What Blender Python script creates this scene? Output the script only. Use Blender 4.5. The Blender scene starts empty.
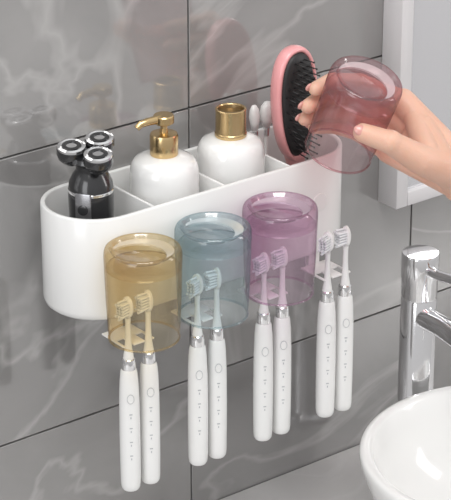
import bpy, bmesh, math, random
from mathutils import Vector, Matrix, Quaternion
random.seed(4)
scene = bpy.context.scene
try:
    scene.view_settings.view_transform = 'Standard'
    scene.view_settings.look = 'None'
except Exception as e:
    print(e)

# ------------------------------------------------------------------ helpers
def mat(name, col=(.8,.8,.8), rough=.4, metal=0.0, spec=.5, coat=0.0, sss=0.0):
    m = bpy.data.materials.new(name); m.use_nodes = True
    b = m.node_tree.nodes['Principled BSDF']
    b.inputs['Base Color'].default_value = (*col, 1)
    b.inputs['Roughness'].default_value = rough
    b.inputs['Metallic'].default_value = metal
    b.inputs['Specular IOR Level'].default_value = spec
    b.inputs['Coat Weight'].default_value = coat
    b.inputs['Coat Roughness'].default_value = .05
    if sss:
        b.inputs['Subsurface Weight'].default_value = sss
        b.inputs['Subsurface Radius'].default_value = (1.0, .35, .2)
        b.inputs['Subsurface Scale'].default_value = .006
    return m

def vary(m, c1, c2, scale=20, bump=0.0, bscale=300):
    nt = m.node_tree; n = nt.nodes; b = n['Principled BSDF']
    tc = n.new('ShaderNodeTexCoord')
    no = n.new('ShaderNodeTexNoise'); no.inputs['Scale'].default_value = scale; no.inputs['Detail'].default_value = 3
    nt.links.new(tc.outputs['Object'], no.inputs['Vector'])
    mx = n.new('ShaderNodeMix'); mx.data_type = 'RGBA'
    mx.inputs[6].default_value = (*c1, 1); mx.inputs[7].default_value = (*c2, 1)
    nt.links.new(no.outputs['Fac'], mx.inputs[0]); nt.links.new(mx.outputs[2], b.inputs['Base Color'])
    if bump:
        n2 = n.new('ShaderNodeTexNoise'); n2.inputs['Scale'].default_value = bscale
        nt.links.new(tc.outputs['Object'], n2.inputs['Vector'])
        bp = n.new('ShaderNodeBump'); bp.inputs['Strength'].default_value = bump; bp.inputs['Distance'].default_value = .001
        nt.links.new(n2.outputs['Fac'], bp.inputs['Height']); nt.links.new(bp.outputs['Normal'], b.inputs['Normal'])
    return m

def empty(name, loc=(0,0,0), rot=None):
    e = bpy.data.objects.new(name, None); e.empty_display_size = .02
    scene.collection.objects.link(e)
    if rot is not None:
        e.matrix_world = Matrix.Translation(loc) @ rot.to_4x4()
    else:
        e.location = loc
    return e

def finish(bm, name, m, parent=None, loc=(0,0,0), smooth=True, sharp=35, rot=None, recalc=True):
    if recalc: bmesh.ops.recalc_face_normals(bm, faces=bm.faces)
    me = bpy.data.meshes.new(name); bm.to_mesh(me); bm.free()
    ms = m if isinstance(m, (list, tuple)) else [m]
    for k in ms: me.materials.append(k)
    if smooth:
        for p in me.polygons: p.use_smooth = True
        if sharp:
            me.set_sharp_from_angle(angle=math.radians(sharp))
    o = bpy.data.objects.new(name, me); scene.collection.objects.link(o)
    o.location = loc
    if rot is not None: o.rotation_euler = rot.to_euler()
    if parent: o.parent = parent
    return o

def add_lathe(bm, prof, segs=64, mi=0, M=None, cx=1.0, cy=1.0):
    M = M or Matrix.Identity(4)
    rings = []
    for r, z in prof:
        if r < 1e-7:
            rings.append([bm.verts.new(M @ Vector((0, 0, z)))])
        else:
            rings.append([bm.verts.new(M @ Vector((r*cx*math.cos(2*math.pi*i/segs), r*cy*math.sin(2*math.pi*i/segs), z))) for i in range(segs)])
    for A, B in zip(rings[:-1], rings[1:]):
        for i in range(segs):
            j = (i+1) % segs
            if len(A) == 1 and len(B) == 1: continue
            if len(A) == 1: f = bm.faces.new((A[0], B[i], B[j]))
            elif len(B) == 1: f = bm.faces.new((A[i], A[j], B[0]))
            else: f = bm.faces.new((A[i], A[j], B[j], B[i]))
            f.material_index = mi

def lathe(name, prof, m, parent=None, loc=(0,0,0), segs=64, sharp=35, M=None, cx=1, cy=1):
    bm = bmesh.new(); add_lathe(bm, prof, segs, 0, M, cx, cy)
    return finish(bm, name, m, parent, loc, sharp=sharp)

def add_box(bm, c, s, bev=0.0, mi=0, M=None, seg=2):
    t = bmesh.new(); bmesh.ops.create_cube(t, size=1)
    bmesh.ops.scale(t, vec=Vector(s), verts=t.verts)
    if bev: bmesh.ops.bevel(t, geom=list(t.edges), offset=bev, segments=seg, profile=.5, affect='EDGES')
    bmesh.ops.translate(t, vec=Vector(c), verts=t.verts)
    if M: bmesh.ops.transform(t, matrix=M, verts=t.verts)
    vm = {v: bm.verts.new(v.co) for v in t.verts}
    for f in t.faces:
        nf = bm.faces.new([vm[v] for v in f.verts]); nf.material_index = mi
    t.free()

def box(name, c, s, m, parent=None, bev=0.0, M=None):
    bm = bmesh.new(); add_box(bm, c, s, bev, 0, M)
    return finish(bm, name, m, parent)

def align(d, up=Vector((0,0,1))):
    return Vector(d).to_track_quat('Z', 'Y').to_matrix().to_4x4()

def add_sphere(bm, c, r, sub=2, mi=0, scl=None, M=None):
    mt = Matrix.Translation(c)
    if M is not None: mt = mt @ M
    if scl: mt = mt @ Matrix.Diagonal((*scl, 1))
    res = bmesh.ops.create_icosphere(bm, subdivisions=sub, radius=r, matrix=mt)
    for v in res['verts']:
        for f in v.link_faces: f.material_index = mi

def add_tube(bm, pts, rads, segs=16, mi=0, cap=True):
    pts = [Vector(p) for p in pts]; rings = []
    prev = None
    for i, p in enumerate(pts):
        t = (pts[min(i+1, len(pts)-1)] - pts[max(i-1, 0)]).normalized()
        if prev is None:
            a = t.orthogonal().normalized()
        else:
            a = (prev - t*prev.dot(t)).normalized()
        prev = a; b = t.cross(a)
        rings.append([bm.verts.new(p + (a*math.cos(2*math.pi*k/segs) + b*math.sin(2*math.pi*k/segs))*rads[i]) for k in range(segs)])
    for A, B in zip(rings[:-1], rings[1:]):
        for k in range(segs):
            j = (k+1) % segs
            f = bm.faces.new((A[k], A[j], B[j], B[k])); f.material_index = mi
    if cap:
        f = bm.faces.new(rings[0][::-1]); f.material_index = mi
        f = bm.faces.new(rings[-1]); f.material_index = mi

def rrect(x0, x1, y0, y1, r, n=14):
    out = []
    for cx, cy, a0 in ((x1-r, y1-r, 0), (x0+r, y1-r, 90), (x0+r, y0+r, 180), (x1-r, y0+r, 270)):
        for i in range(n+1):
            a = math.radians(a0 + 90*i/n)
            out.append((cx + r*math.cos(a), cy + r*math.sin(a)))
    return out

# ------------------------------------------------------------------ camera
az, ph = math.radians(38), math.radians(24)
R = Vector((math.cos(az), -math.sin(az), 0)); H = Vector((math.sin(az), math.cos(az), 0))
N = -H                                     # horizontal direction towards the room
D = H*math.cos(ph) - Vector((0,0,1))*math.sin(ph)
U = H*math.sin(ph) + Vector((0,0,1))*math.cos(ph)
T = Vector((0, -.10, 0)); dist = 2.2
cam = bpy.data.cameras.new('camera'); co = bpy.data.objects.new('camera', cam); scene.collection.objects.link(co)
Mx = Matrix((R, U, -D)).transposed().to_4x4(); Mx.translation = T - D*dist
co.matrix_world = Mx
cam.lens = 36*2308/500; cam.sensor_width = 36; cam.clip_start = .05
scene.camera = co

# ------------------------------------------------------------------ materials
white_pl = vary(mat('white_plastic', rough=.22, coat=.3), (.78,.78,.77), (.81,.81,.80), 8)
white_cer = vary(mat('white_ceramic', rough=.12, coat=.5), (.82,.82,.81), (.84,.84,.83), 6)
white_soft = vary(mat('matte_white_plastic', rough=.33), (.78,.77,.76), (.81,.80,.79), 10)
frame_m = vary(mat('satin_grey_frame', rough=.3), (.64,.63,.64), (.69,.68,.69), 10)
chrome = vary(mat('chrome', rough=.08, metal=1), (.78,.78,.79), (.84,.84,.85), 15)
gold = vary(mat('brushed_gold', rough=.24, metal=1), (.60,.43,.21), (.70,.52,.28), 40)
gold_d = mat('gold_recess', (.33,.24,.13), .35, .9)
black_pl = vary(mat('black_plastic', rough=.2, coat=.5), (.012,.012,.013), (.022,.022,.024), 30)
gun = mat('gunmetal', (.30,.30,.31), .22, 1)
rubber = mat('black_rubber', (.018,.017,.018), .5)
pink = vary(mat('pink_plastic', rough=.28, coat=.3), (.78,.33,.34), (.84,.40,.40), 12)
skin = vary(mat('skin', rough=.48, sss=.25), (.66,.38,.27), (.76,.48,.37), 45, bump=.3, bscale=700)
nailm = mat('nail_polish', (.64,.31,.27), .2, coat=.6)
bristle = mat('nylon_bristle', (.80,.82,.84), .5)
markm = mat('grey_print', (.40,.41,.43), .5)

def cup_mat(name, light, deep, gmin=.07, grough=.05, body=.04):
    m = bpy.data.materials.new(name); m.use_nodes = True
    nt = m.node_tree; n = nt.nodes; n.clear(); L = nt.links.new
    out = n.new('ShaderNodeOutputMaterial')
    lw = n.new('ShaderNodeLayerWeight'); lw.inputs['Blend'].default_value = .5
    p3 = n.new('ShaderNodeMath'); p3.operation = 'POWER'; p3.inputs[1].default_value = 3.2
    L(lw.outputs['Facing'], p3.inputs[0])
    mx = n.new('ShaderNodeMix'); mx.data_type = 'RGBA'
    mx.inputs[6].default_value = (*light, 1); mx.inputs[7].default_value = (*deep, 1)
    L(p3.outputs[0], mx.inputs[0])
    tr = n.new('ShaderNodeBsdfTransparent'); L(mx.outputs[2], tr.inputs['Color'])
    df = n.new('ShaderNodeBsdfDiffuse'); df.inputs['Color'].default_value = (*light, 1)
    tl = n.new('ShaderNodeMixShader'); tl.inputs[0].default_value = body
    L(tr.outputs[0], tl.inputs[1]); L(df.outputs[0], tl.inputs[2])
    gl = n.new('ShaderNodeBsdfGlossy'); gl.inputs['Roughness'].default_value = grough
    p4 = n.new('ShaderNodeMath'); p4.operation = 'POWER'; p4.inputs[1].default_value = 4.0
    L(lw.outputs['Facing'], p4.inputs[0])
    ma = n.new('ShaderNodeMath'); ma.operation = 'MULTIPLY_ADD'; ma.inputs[1].default_value = .5; ma.inputs[2].default_value = gmin
    L(p4.outputs[0], ma.inputs[0])
    fs = n.new('ShaderNodeMixShader'); L(ma.outputs[0], fs.inputs[0]); L(tl.outputs[0], fs.inputs[1]); L(gl.outputs[0], fs.inputs[2])
    L(fs.outputs[0], out.inputs['Surface'])
    return m
cols = {'amber': ((.92,.83,.64), (.50,.37,.18)), 'teal': ((.79,.86,.88), (.27,.41,.46)),
        'violet': ((.88,.75,.84), (.44,.27,.38)), 'rose': ((.86,.68,.70), (.42,.19,.22))}
cupm = {k: (cup_mat(k+'_clear_plastic', *v), cup_mat(k+'_polished_base', *v, .17, .10), cup_mat(k+'_crescent_highlight', *v, .22, .16, .45)) for k, v in cols.items()}  # third variant is milkier: a highlight put into the crescent's colour

def marble(name, c1, c2, vein, rough, per_island=True, vs=1.0, vstr=.3, coat=0.0):
    m = bpy.data.materials.new(name); m.use_nodes = True
    nt = m.node_tree; n = nt.nodes; L = nt.links.new; b = n['Principled BSDF']
    tc = n.new('ShaderNodeTexCoord'); geo = n.new('ShaderNodeNewGeometry')
    add = n.new('ShaderNodeVectorMath'); add.operation = 'ADD'; L(tc.outputs['Object'], add.inputs[0])
    if per_island:
        sc = n.new('ShaderNodeMath'); sc.operation = 'MULTIPLY'; sc.inputs[1].default_value = 7.0
        L(geo.outputs['Random Per Island'], sc.inputs[0]); L(sc.outputs[0], add.inputs[1])
    n1 = n.new('ShaderNodeTexNoise'); n1.inputs['Scale'].default_value = 4*vs; n1.inputs['Detail'].default_value = 6; n1.inputs['Distortion'].default_value = .8
    L(add.outputs[0], n1.inputs['Vector'])
    r1 = n.new('ShaderNodeValToRGB'); r1.color_ramp.elements[0].position = .3; r1.color_ramp.elements[1].position = .7
    r1.color_ramp.elements[0].color = (*c1, 1); r1.color_ramp.elements[1].color = (*c2, 1)
    L(n1.outputs['Fac'], r1.inputs[0])
    n2 = n.new('ShaderNodeTexNoise'); n2.inputs['Scale'].default_value = 2.6*vs; n2.inputs['Detail'].default_value = 5; n2.inputs['Distortion'].default_value = 1.2
    L(add.outputs[0], n2.inputs['Vector'])
    s = n.new('ShaderNodeMath'); s.operation = 'SUBTRACT'; s.inputs[1].default_value = .5; L(n2.outputs['Fac'], s.inputs[0])
    a = n.new('ShaderNodeMath'); a.operation = 'ABSOLUTE'; L(s.outputs[0], a.inputs[0])
    r2 = n.new('ShaderNodeValToRGB'); r2.color_ramp.elements[0].position = 0; r2.color_ramp.elements[1].position = .020
    r2.color_ramp.elements[0].color = (vstr,vstr,vstr,1); r2.color_ramp.elements[1].color = (0,0,0,1)
    L(a.outputs[0], r2.inputs[0])
    mx = n.new('ShaderNodeMix'); mx.data_type = 'RGBA'; L(r2.outputs[0], mx.inputs[0]); L(r1.outputs[0], mx.inputs[6]); mx.inputs[7].default_value = (*vein, 1)
    L(mx.outputs[2], b.inputs['Base Color'])
    b.inputs['Roughness'].default_value = rough
    b.inputs['Specular IOR Level'].default_value = .75
    b.inputs['Coat Weight'].default_value = coat; b.inputs['Coat Roughness'].default_value = .05; b.inputs['Coat IOR'].default_value = 1.85
    return m
tile_m = marble('grey_marble_tile', (.205,.20,.197), (.325,.318,.312), (.50,.49,.48), .12, vstr=.42, coat=1.0)
grout_m = mat('grout', (.12,.118,.115), .8)
counter_m = marble('pale_stone', (.56,.55,.54), (.66,.65,.64), (.72,.71,.70), .25, False, 2)

# ------------------------------------------------------------------ wall + counter
bm = bmesh.new()
tw, th, gap = .300, .2965, .0018
for i in range(-5, 6):
    for j in range(-4, 5):
        x0 = .033 + i*tw; z0 = .107 + j*th
        add_box(bm, (x0+tw/2, .004, z0+th/2), (tw-gap, .008, th-gap), .0007, 0, None, 2)
add_box(bm, (.15, .012, .25), (3.4, .014, 2.75), 0, 1)
wall = finish(bm, 'wall_back', [tile_m, grout_m], sharp=20)

zc = -.343
bm = bmesh.new()
add_box(bm, (.35, -.276, zc-.02), (1.9, .55, .04), .002, 0)
add_box(bm, (.35, -.262, zc-.34), (1.86, .50, .60), .002, 1)
finish(bm, 'vanity_countertop', [counter_m, white_soft])

# ------------------------------------------------------------------ mirror
mir = empty('wall_mirror', (.50, 0, .25))
fx0, fx1, fz0, fz1 = .283-.50, .80-.50, -.056-.25, .60-.25
bm = bmesh.new()
fw, fd = .016, .030
for c, s in (((fx0+fw/2, -fd/2, (fz0+fz1)/2), (fw, fd, fz1-fz0)), ((fx1-fw/2, -fd/2, (fz0+fz1)/2), (fw, fd, fz1-fz0)),
             (((fx0+fx1)/2, -fd/2, fz0+fw/2), (fx1-fx0-2*fw, fd, fw)), (((fx0+fx1)/2, -fd/2, fz1-fw/2), (fx1-fx0-2*fw, fd, fw))):
    add_box(bm, c, s, .0015)
finish(bm, 'frame', frame_m, mir)
mirror_m = vary(mat('mirror_glass', rough=.06, metal=.75), (.80,.80,.83), (.84,.84,.86), 3)
box('glass', ((fx0+fx1)/2, -.012, (fz0+fz1)/2), (fx1-fx0-2*fw, .024, fz1-fz0-2*fw), mirror_m, mir)

# ------------------------------------------------------------------ organizer
org = empty('wall_mounted_toothbrush_organizer', (0, 0, 0))
X0, X1, W, zb, zt, cr = -.166, .171, .101, -.038, .066, .0500
bm = bmesh.new()
def loop(off, z):
    return [bm.verts.new((x, y, z)) for x, y in rrect(X0+off, X1-off, -W+off, -off, cr-off)]
seq = [(.010, zb), (.005, zb+.0010), (.0015, zb+.004), (0, zb+.009), (0, zt-.0015), (.0006, zt-.0004), (.0014, zt), (.0036, zt), (.0044, zt-.0005), (.0048, zt-.002), (.0052, zb+.010), (.007, zb+.006), (.010, zb+.005)]
loops = [loop(o, z) for o, z in seq]
for A, B in zip(loops[:-1], loops[1:]):
    for i in range(len(A)):
        j = (i+1) % len(A); bm.faces.new((A[i], A[j], B[j], B[i]))
bm.faces.new(loops[0]); bm.faces.new(loops[-1])
for x in (-.078, .005, .085):
    add_box(bm, (x, -W/2, (zb+.004+zt-.003)/2), (.0030, W-.008, zt-.003-zb-.004), .0010)
finish(bm, 'tray', white_pl, org, sharp=50)
cupX = [-.124, -.044, .036, .116]
yc = -.1375
bm = bmesh.new()
for x in cupX:
    zz = -.0495
    add_box(bm, (x, -.092, zz+.008), (.014, .005, .019), .001)
    add_box(bm, (x, -.103, zz), (.034, .020, .0020), .0008)
    for dx, w in ((-.0160, .0025), (0, .013), (.0160, .0025)):
        add_box(bm, (x+dx, -.121, zz), (w, .018, .0020), .0008)
finish(bm, 'brush_hooks', white_soft, org)
bm = bmesh.new()
for x in cupX:
    add_lathe(bm, [(0, 0), (.009, 0), (.009, .0010), (.0086, .0014), (0, .0014)], 32, 0, Matrix.Translation((x, -W+.0006, .02)) @ Matrix.Rotation(math.radians(90), 4, 'X'))
finish(bm, 'cup_magnets', white_soft, org)

# ------------------------------------------------------------------ cups
def cup(ms, loc, rot=None, turn=0):
    m, mb, mc = ms
    e = empty('drinking_cup', loc, rot)
    prof = [(.0326, -.0445), (.0336, -.03), (.0345, -.01), (.0353, .015), (.0358, .034), (.0358, .0385), (.0354, .0415), (.0345, .0438), (.0332, .0449), (.0320, .0450), (.0308, .0444)]
    lathe('body', prof, m, e, segs=72, sharp=75)
    lathe('dished_base', [(.0308, .0444), (.0298, .0432), (.0285, .0410), (.0265, .0386), (.024, .0367), (.020, .0347), (.015, .0331), (.009, .0322), (0, .0319)], mb, e, segs=72, sharp=0)
    lathe('base_underside', [(0, .0262), (.020, .0266), (.028, .0275), (.0325, .0275), (.0345, .0250)], m, e, segs=72, sharp=60)
    # added crescent plate: the dish's bright highlight built as a pale shape
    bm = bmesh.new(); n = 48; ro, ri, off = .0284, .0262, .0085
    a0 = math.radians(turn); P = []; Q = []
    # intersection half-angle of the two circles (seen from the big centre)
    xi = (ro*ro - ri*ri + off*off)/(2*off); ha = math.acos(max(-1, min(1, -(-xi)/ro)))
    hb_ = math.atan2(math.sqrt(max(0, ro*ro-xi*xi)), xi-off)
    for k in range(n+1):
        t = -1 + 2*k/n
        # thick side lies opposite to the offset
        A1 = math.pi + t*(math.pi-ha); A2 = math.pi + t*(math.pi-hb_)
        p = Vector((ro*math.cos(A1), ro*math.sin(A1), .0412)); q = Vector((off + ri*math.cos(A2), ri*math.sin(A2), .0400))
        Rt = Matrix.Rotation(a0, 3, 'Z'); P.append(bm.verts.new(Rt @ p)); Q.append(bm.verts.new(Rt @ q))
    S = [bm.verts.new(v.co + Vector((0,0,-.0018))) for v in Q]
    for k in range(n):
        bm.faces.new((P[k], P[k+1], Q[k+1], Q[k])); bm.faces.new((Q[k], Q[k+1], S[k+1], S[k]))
    finish(bm, 'crescent_glint', mc, e, sharp=40)
    bm = bmesh.new()
    n = 8
    prf = [(.0323 + .0011*math.cos(2*math.pi*k/n), -.0447 + .0011*math.sin(2*math.pi*k/n)) for k in range(n+1)]
    add_lathe(bm, prf, 72); bmesh.ops.remove_doubles(bm, verts=bm.verts, dist=1e-6)
    finish(bm, 'lip', m, e, sharp=0)
    return e
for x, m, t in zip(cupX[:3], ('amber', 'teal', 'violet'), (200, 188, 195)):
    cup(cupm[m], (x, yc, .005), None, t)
C = Vector((.113, -.15, .126))
A = (R*.28 + Vector((0,0,1))*.93 + N*.27).normalized()
e1 = (R - A*R.dot(A)).normalized(); e2 = (N - A*N.dot(A) - e1*N.dot(e1)).normalized()
e2b = A.cross(e1)
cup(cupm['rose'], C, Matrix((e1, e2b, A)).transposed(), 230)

# ------------------------------------------------------------------ toothbrushes
def toothbrush(x, y, jz, ang):
    e = empty('electric_toothbrush', (x, y, -.20+jz), Matrix.Rotation(ang, 3, 'Z'))
    lathe('handle', [(0, 0), (.005, .0002), (.0078, .0012), (.0090, .0035), (.0094, .008), (.0097, .03), (.0098, .06), (.0095, .095), (.0087, .116), (.0078, .125), (.0070, .1275), (0, .1277)], white_pl, e, segs=40)
    lathe('metal_collar', [(0, .127), (.0066, .1272), (.0070, .128), (.0062, .1375), (.0054, .1383), (0, .1385)], chrome, e, segs=32)
    lathe('neck', [(0, .138), (.0050, .1382), (.0048, .141), (.0037, .148), (.0029, .157), (.0026, .166), (.0025, .174), (.0028, .179), (0, .181)], white_pl, e, segs=24)
    bm = bmesh.new()
    Mh = Matrix.Translation((0, 0, .190)) @ Matrix.Rotation(math.radians(-90), 4, 'Y')
    add_lathe(bm, [(0, -.0026), (.0052, -.0024), (.0062, -.0012), (.0062, .0008), (.0052, .0018), (0, .0018)], 28, 0, Mh, 1.75, 1.0)
    finish(bm, 'head', white_pl, e)
    bm = bmesh.new()
    for i in range(-3, 4):
        for j in (-1, 0, 1):
            if abs(i) == 3 and j: continue
            z = .190 + i*.0027; yy = j*.0030; ln = .0095 + (.0015 if abs(i) > 1 else 0)
            add_tube(bm, [(-.0015, yy, z), (-.0015-ln, yy*1.12, z+i*.0002)], [.0011, .0012], 7)
    finish(bm, 'bristles', bristle, e, sharp=40)
    a = math.radians(-118) - ang
    o = Vector((math.cos(a), math.sin(a), 0))
    Mo = Matrix((Vector((-o.y, o.x, 0)), Vector((0,0,1)), o)).transposed().to_4x4()
    bm = bmesh.new()
    add_lathe(bm, [(.0030, -.0004), (.0030, .0005), (.0025, .0007), (.0024, .0002), (0, .0002)], 24, 0, Matrix.Translation(o*.0094 + Vector((0,0,.100))) @ Mo, 1, 1.45)
    finish(bm, 'power_button', white_pl, e)
    bm = bmesh.new()
    add_lathe(bm, [(.0034, .0000), (.0034, .0003), (.0029, .0003)], 24, 0, Matrix.Translation(o*.0094 + Vector((0,0,.100))) @ Mo, 1, 1.45)
    for k in range(4):
        z = .084 - k*.0145
        add_box(bm, (0, 0, 0), (.0028, .0010, .0006), 0, 0, Matrix.Translation(o*.0096 + Vector((0,0,z))) @ Mo)
        add_box(bm, (0, 0, 0), (.0009, .0020, .0006), 0, 0, Matrix.Translation(o*.0096 + Vector((0,0,z-.0035))) @ Mo)
    finish(bm, 'indicator_marks', markm, e, smooth=False)
for i, x in enumerate(cupX):
    toothbrush(x-.0118, -.1285, 0, math.radians(12 + 8*(i % 2)))
    toothbrush(x+.0112, -.1285, 0, math.radians(5 - 9*(i % 2)))

# ------------------------------------------------------------------ soap dispensers
zi = zb + .0052
def bottle(loc, pump):
    e = empty('soap_dispenser', loc)
    h = .1235
    prof = [(0, 0), (.029, 0), (.0318, .002), (.0328, .006), (.0330, .06), (.0330, h-.020), (.0326, h-.014), (.0310, h-.008), (.0280, h-.004), (.022, h-.0015), (.0165, h), (.0135, h+.0005), (0, h+.0006)]
    lathe('bottle', prof, white_cer, e, segs=72, sharp=0)
    if pump:
        lathe('collar', [(0, h), (.0130, h), (.0135, h+.001), (.0135, h+.0195), (.0127, h+.0215), (.006, h+.0222), (.0042, h+.0225), (.0040, h+.026), (0, h+.026)], gold, e, segs=48)
        lathe('stem', [(0, h+.02), (.0034, h+.02), (.0034, h+.034), (0, h+.034)], gold, e, segs=24)
        lathe('pump_head', [(0, h+.0315), (.0085, h+.0315), (.0097, h+.0325), (.0099, h+.039), (.0090, h+.0402), (0, h+.0405)], gold, e, segs=40)
        bm = bmesh.new()
        add_tube(bm, [(-.004, 0, h+.0368), (-.018, .001, h+.0368), (-.026, .0016, h+.0358), (-.030, .002, h+.0325)], [.0042, .0038, .0034, .0029], 20)
        finish(bm, 'nozzle', gold, e)
    else:
        lathe('cap', [(0, h), (.0150, h), (.0157, h+.001), (.0157, h+.004), (.0149, h+.0048), (.0149, h+.0255), (.0152, h+.028), (.0145, h+.0285), (.0130, h+.0285), (.0124, h+.0275)], gold, e, segs=56)
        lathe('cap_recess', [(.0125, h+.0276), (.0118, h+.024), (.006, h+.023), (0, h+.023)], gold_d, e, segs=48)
bottle((-.0345, -.050, zi), True)
bottle((.0455, -.050, zi), False)

# ------------------------------------------------------------------ shaver
sh = empty('electric_shaver', (-.1205, -.052, zi))
bm = bmesh.new()
add_lathe(bm, [(0, 0), (.012, .0002), (.0165, .003), (.0185, .012), (.0195, .05), (.0208, .085), (.0215, .108), (.0202, .119), (.0165, .127), (.0135, .131), (.0135, .140), (0, .1405)], 48)
finish(bm, 'body', black_pl, sh)
o = (N*.95 - R*.3).normalized(); Mo = Matrix((Vector((-o.y, o.x, 0)), Vector((0,0,1)), o)).transposed().to_4x4()
box('front_panel', (0,0,0), (.016, .060, .003), gun, sh, .0012, Matrix.Translation(o*.0200 + Vector((0,0,.084))) @ Mo)
lathe('power_switch', [(.0050, -.001), (.0050, .0014), (.0040, .0018), (0, .0016)], black_pl, sh, M=Matrix.Translation(o*.0212 + Vector((0,0,.098))) @ Mo, segs=28)
lathe('trim_ring', [(.0205, -.001), (.0214, 0), (.0214, .0022), (.0205, .003)], chrome, sh, loc=(0,0,.110), segs=48)
hd = empty('shaver_head', (0,0,0)); hd.parent = sh
hz = Matrix.Translation((0, 0, .139)) @ Matrix.Rotation(math.radians(10), 4, R) @ Matrix.Scale(1.04, 4)
hd.matrix_local = hz
bm = bmesh.new()
offs = [(-.0160, 0), (.0080, .0139), (.0080, -.0139)]
add_lathe(bm, [(0, -.003), (.010, -.003), (.019, .003), (.020, .006), (.018, .009), (0, .010)], 40)
for a_, c_ in offs:
    p = R*a_ + N*c_
    add_lathe(bm, [(0, -.002), (.008, -.001), (.0125, .004), (.0135, .008), (.0133, .013), (.0120, .0145), (.0112, .0140)], 36, 0, Matrix.Translation(p))
finish(bm, 'head_housing', black_pl, hd)
bm = bmesh.new()
for a_, c_ in offs:
    p = R*a_ + N*c_
    add_lathe(bm, [(.0128, .0135), (.0126, .0156), (.0104, .0165), (.0080, .0156), (.0076, .0146), (.0060, .0150), (.0052, .0158), (0, .0162)], 36, 0, Matrix.Translation(p))
finish(bm, 'foil_rings', chrome, hd)
bm = bmesh.new()
for a_, c_ in offs:
    p = R*a_ + N*c_
    add_lathe(bm, [(.0086, .0162), (.0072, .0166), (.0050, .0166), (.0049, .0150)], 36, 0, Matrix.Translation(p))
finish(bm, 'cutters', black_pl, hd)

# ------------------------------------------------------------------ hairbrush
Mb = Matrix.Rotation(math.radians(-7), 3, 'Y') @ Matrix.Rotation(math.radians(4), 3, 'Z') @ Matrix.Rotation(math.radians(4), 3, 'X')
hb = empty('paddle_hairbrush', (.1255, -.048, .105), Mb)
wb, lb = .0270, .0620
def ring(bm, s, y, n=56, dz=0):
    out = []
    for k in range(n):
        t = 2*math.pi*k/n
        cx, sz = math.cos(t), math.sin(t)
        px = wb*s*math.copysign(abs(cx)**.85, cx); pz = lb*(1-(1-s)*wb/lb*1.0)*math.copysign(abs(sz)**.92, sz) if s > .3 else lb*s*sz
        px *= (1 + .10*sz)
        out.append(bm.verts.new((px, y, pz+dz)))
    return out
def loft(bm, rings, mi=0, cap0=True, cap1=True):
    for P, Q in zip(rings[:-1], rings[1:]):
        for k in range(len(P)):
            j = (k+1) % len(P); f = bm.faces.new((P[k], P[j], Q[j], Q[k])); f.material_index = mi
    if cap0: bm.faces.new(rings[0][::-1]).material_index = mi
    if cap1: bm.faces.new(rings[-1]).material_index = mi
bm = bmesh.new()
loft(bm, [ring(bm, .55, .0095), ring(bm, .82, .0085), ring(bm, .96, .005), ring(bm, 1.0, .0), ring(bm, 1.0, -.004), ring(bm, .97, -.0070), ring(bm, .91, -.0080), ring(bm, .82, -.0074), ring(bm, .80, -.004)])
finish(bm, 'paddle', pink, hb, sharp=0)
bm = bmesh.new()
loft(bm, [ring(bm, .815, -.005), ring(bm, .80, -.0080), ring(bm, .72, -.0100), ring(bm, .55, -.0120), ring(bm, .35, -.0128)])
finish(bm, 'cushion', rubber, hb, sharp=0)
bm = bmesh.new()
hp = [(0, .001, -.050), (0, .001, -.060), (0, .001, -.070), (0, .001, -.084), (0, .001, -.102), (0, .001, -.118), (0, .001, -.126), (0, .001, -.129)]
add_tube(bm, hp, [.013, .0105, .0088, .0088, .0100, .0098, .0080, .004], 28)
finish(bm, 'handle', pink, hb, sharp=0)
bm = bmesh.new()
for i in range(-6, 7):
    for j in range(-3, 4):
        x = j*.0062 + (.0031 if i % 2 else 0); z = i*.0082
        if (x/(wb*.74))**2 + (z/(lb*.86))**2 > 1: continue
        d = Vector((x*5, -1, z*1.6)).normalized()
        p0 = Vector((x, -.0105, z)); p1 = p0 + d*.0135
        add_tube(bm, [p0, p1], [.0007, .0006], 6)
        add_sphere(bm, p1, .0012, 1)
finish(bm, 'bristle_pins', rubber, hb, sharp=0)

# ------------------------------------------------------------------ small makeup brushes
def mkb(loc, tilt, s):
    e = empty('makeup_brush', loc, Matrix.Rotation(math.radians(tilt), 3, 'Y'))
    bm = bmesh.new(); add_tube(bm, [(0,0,-.100), (0,0,-.04), (0,0,-.012)], [.0022, .0024, .0022], 14)
    finish(bm, 'stick', white_soft, e)
    lathe('ferrule', [(0, -.016), (.0030, -.016), (.0034, -.008), (0, -.008)], chrome, e, segs=24)
    lathe('head', [(0, -.0085), (.0032, -.008), (.0055*s, 0), (.0066*s, .007), (.0055*s, .014), (.0028*s, .0185), (0, .0195)], white_soft, e, segs=32, sharp=0, cy=.8)
mkb((.0975, -.022, .083), -3, .9)
mkb((.1130, -.022, .083), 2, 1.3)

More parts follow.
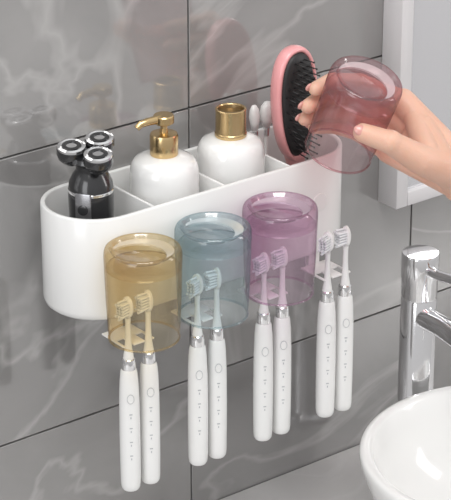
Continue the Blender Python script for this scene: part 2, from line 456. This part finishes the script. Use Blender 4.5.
# ------------------------------------------------------------------ hand
hand = empty('hand', C)
def L2W(a, b, c): return R*a + Vector((0,0,b)) + N*c
def cyl(th, rho, h):
    t = math.radians(th); return A*h + (e1*math.cos(t) + e2*math.sin(t))*rho
bm = bmesh.new()
def cap(p0, r0, p1, r1):
    p0 = Vector(p0); p1 = Vector(p1)
    add_sphere(bm, p0, r0, 3); add_sphere(bm, p1, r1, 3)
    d = p1-p0; M = Matrix.Translation(p0) @ align(d)
    add_lathe(bm, [(0, 0), (r0, 0), (r1, d.length), (0, d.length)], 24, 0, M)
fing = {
 'index':  (.004, [(-35,.062),(-80,.0500),(-116,.0460),(-149,.0433)], (.0110,.0092,.0083,.0072)),
 'middle': (-.015, [(-32,.064),(-80,.0510),(-119,.0465),(-155,.0430)], (.0112,.0093,.0085,.0074)),
 'ring':   (-.033, [(-29,.062),(-76,.0500),(-114,.0456),(-148,.0425)], (.0107,.0089,.0081,.0071)),
 'pinky':  (-.049, [(-24,.058),(-62,.0480),(-92,.0435),(-122,.0405)], (.0098,.0078,.0071,.0063)),
}
wr = [L2W(.106,-.051,.006), L2W(.109,-.059,.000), L2W(.109,-.067,-.005), L2W(.106,-.075,-.009)]
tips = []
for (k, (h, ps, rs)), w in zip(fing.items(), wr):
    pts = [cyl(t, rho, h) for t, rho in ps]
    for i in range(3): cap(pts[i], rs[i], pts[i+1], rs[i+1])
    cap(pts[0], rs[0]+.0016, w, .0160)
    add_sphere(bm, pts[1], rs[1]*1.06, 3)
    d = (pts[3]-pts[2]).normalized(); rad = (pts[3] - A*pts[3].dot(A)).normalized()
    tips.append((pts[3], d, rad, rs[3]))
th_ = [L2W(.092,-.049,.012), L2W(.062,-.030,.038), L2W(.033,-.009,.0485), L2W(.007,.000,.0468)]
tr_ = [.0195, .0142, .0112, .0092]
for i in range(3): cap(th_[i], tr_[i], th_[i+1], tr_[i+1])
add_sphere(bm, th_[2] + N*.0006 + Vector((0,0,.0008)), .0116, 3)
cap(th_[0], .018, wr[0], .017)
cap(th_[0], .018, wr[3], .016)
cap(L2W(.060,-.012,-.022), .0100, L2W(.068,-.026,.026), .0115)
cap(L2W(.068,-.018,-.012), .0125, L2W(.080,-.036,.018), .0150)
cap(L2W(.060,-.030,-.020), .012, L2W(.090,-.054,.004), .017)
# wrist and forearm
for p0, r0, p1, r1 in (((.106,-.055,.004), .0195, (.137,-.070,.010), .0195), ((.106,-.073,-.006), .0190, (.137,-.085,.000), .0195),
                       ((.137,-.070,.010), .0195, (.30,-.135,.050), .031), ((.137,-.085,.000), .0195, (.30,-.160,.035), .031)):
    cap(L2W(*p0), r0, L2W(*p1), r1)
ho = finish(bm, 'palm_and_fingers', skin, hand, sharp=0)
rm = ho.modifiers.new('remesh', 'REMESH'); rm.mode = 'VOXEL'; rm.voxel_size = .0012; rm.use_smooth_shade = True
sm = ho.modifiers.new('smooth', 'SMOOTH'); sm.factor = .5; sm.iterations = 10
td = (th_[3]-th_[2]).normalized(); tn = (N*.9 + Vector((0,0,.6))); tn = (tn - td*tn.dot(td)).normalized()
tips.append((th_[3], td, tn, .0087))
bm = bmesh.new()
for p, d, n_, r_ in tips:
    s_ = n_.cross(d); Mn = Matrix((s_, d, n_)).transposed().to_4x4()
    add_sphere(bm, p + n_*(r_*.66) + d*(r_*.30), r_, 3, 0, (.62, .85, .34), Mn)
finish(bm, 'fingernails', nailm, hand, sharp=0)

# ------------------------------------------------------------------ basin
bs = empty('vessel_sink', (.227, -.272, zc))
hgt = .122
prof = [(0, 0), (.070, 0), (.078, .002), (.098, .020), (.125, .052), (.143, .088), (.1500, .108), (.1515, .114), (.1515, hgt-.002), (.1500, hgt), (.1470, hgt+.0008), (.1405, hgt), (.1380, .119), (.134, .100), (.118, .062), (.090, .034), (.055, .018), (.026, .0140), (.024, .0125), (0, .0125)]
lathe('bowl', prof, white_cer, bs, segs=128, sharp=0)
lathe('drain', [(0, .012), (.021, .012), (.021, .0150), (.017, .0165), (0, .0170)], chrome, bs, segs=40)

# ------------------------------------------------------------------ faucet
fa = empty('basin_faucet', (.266, -.088, zc))
lathe('column', [(0, 0), (.0260, 0), (.0265, .002), (.0260, .006), (.0200, .009), (.0190, .012), (.0190, .211), (.0182, .2125), (.0182, .2150), (.0190, .2165), (.0190, .234), (.0198, .236), (.0198, .261), (.0188, .2635), (0, .2645)], chrome, fa, segs=56)
dS = Vector((-.033, -.184, 0)).normalized()
bm = bmesh.new()
def fp(s, z): return dS*s + Vector((0,0,z))
add_tube(bm, [fp(.010, .194), fp(.05, .198), fp(.09, .197), fp(.115, .191), fp(.126, .180), fp(.129, .170)], [.0125, .0120, .0118, .0115, .0112, .0110], 28)
finish(bm, 'spout', chrome, fa)
bm = bmesh.new()
add_tube(bm, [fp(.012, .248), fp(.04, .252), fp(.075, .260), fp(.082, .2615)], [.0062, .0055, .0050, .0030], 20)
finish(bm, 'lever', chrome, fa)

# ------------------------------------------------------------------ lights / world
def area(name, loc, tgt, size, e, col=(1,1,1)):
    l = bpy.data.lights.new(name, 'AREA'); l.shape = 'RECTANGLE'; l.size = size[0]; l.size_y = size[1]; l.energy = e; l.color = col
    o = bpy.data.objects.new(name, l); scene.collection.objects.link(o); o.location = loc
    o.rotation_euler = (Vector(tgt)-Vector(loc)).to_track_quat('-Z', 'Y').to_euler()
area('ceiling_light', (-.5, -.9, 1.7), (0, -.05, 0), (1.1, .9), 20, (1, .985, .96))
area('left_softbox', (-2.2, -1.0, .6), (0, -.05, 0), (1.0, 1.4), 15, (.97, .98, 1))  # added unseen softbox on the left, for reflections on chrome and cups
area('right_rim_softbox', (1.8, -1.5, .7), (.1, -.1, 0), (.35, 1.2), 8.5, (1, .98, .96))  # added unseen tall narrow softbox, for rim light and vertical streaks
w = bpy.data.worlds.new('world'); scene.world = w; w.use_nodes = True
nt = w.node_tree; n = nt.nodes; L = nt.links.new
tc = n.new('ShaderNodeTexCoord'); sp = n.new('ShaderNodeSeparateXYZ'); L(tc.outputs['Generated'], sp.inputs[0])
mr = n.new('ShaderNodeMapRange'); mr.inputs[1].default_value = -1; mr.inputs[2].default_value = 1; L(sp.outputs[2], mr.inputs[0])
rp = n.new('ShaderNodeValToRGB'); cr_ = rp.color_ramp
cr_.elements[0].position = 0; cr_.elements[0].color = (.32,.31,.30,1)
cr_.elements[1].position = 1; cr_.elements[1].color = (.90,.90,.90,1)
e_ = cr_.elements.new(.46); e_.color = (.58,.57,.57,1)
e_ = cr_.elements.new(.62); e_.color = (.74,.74,.75,1)
L(mr.outputs[0], rp.inputs[0]); L(rp.outputs[0], n['Background'].inputs['Color']); n['Background'].inputs['Strength'].default_value = 1.0
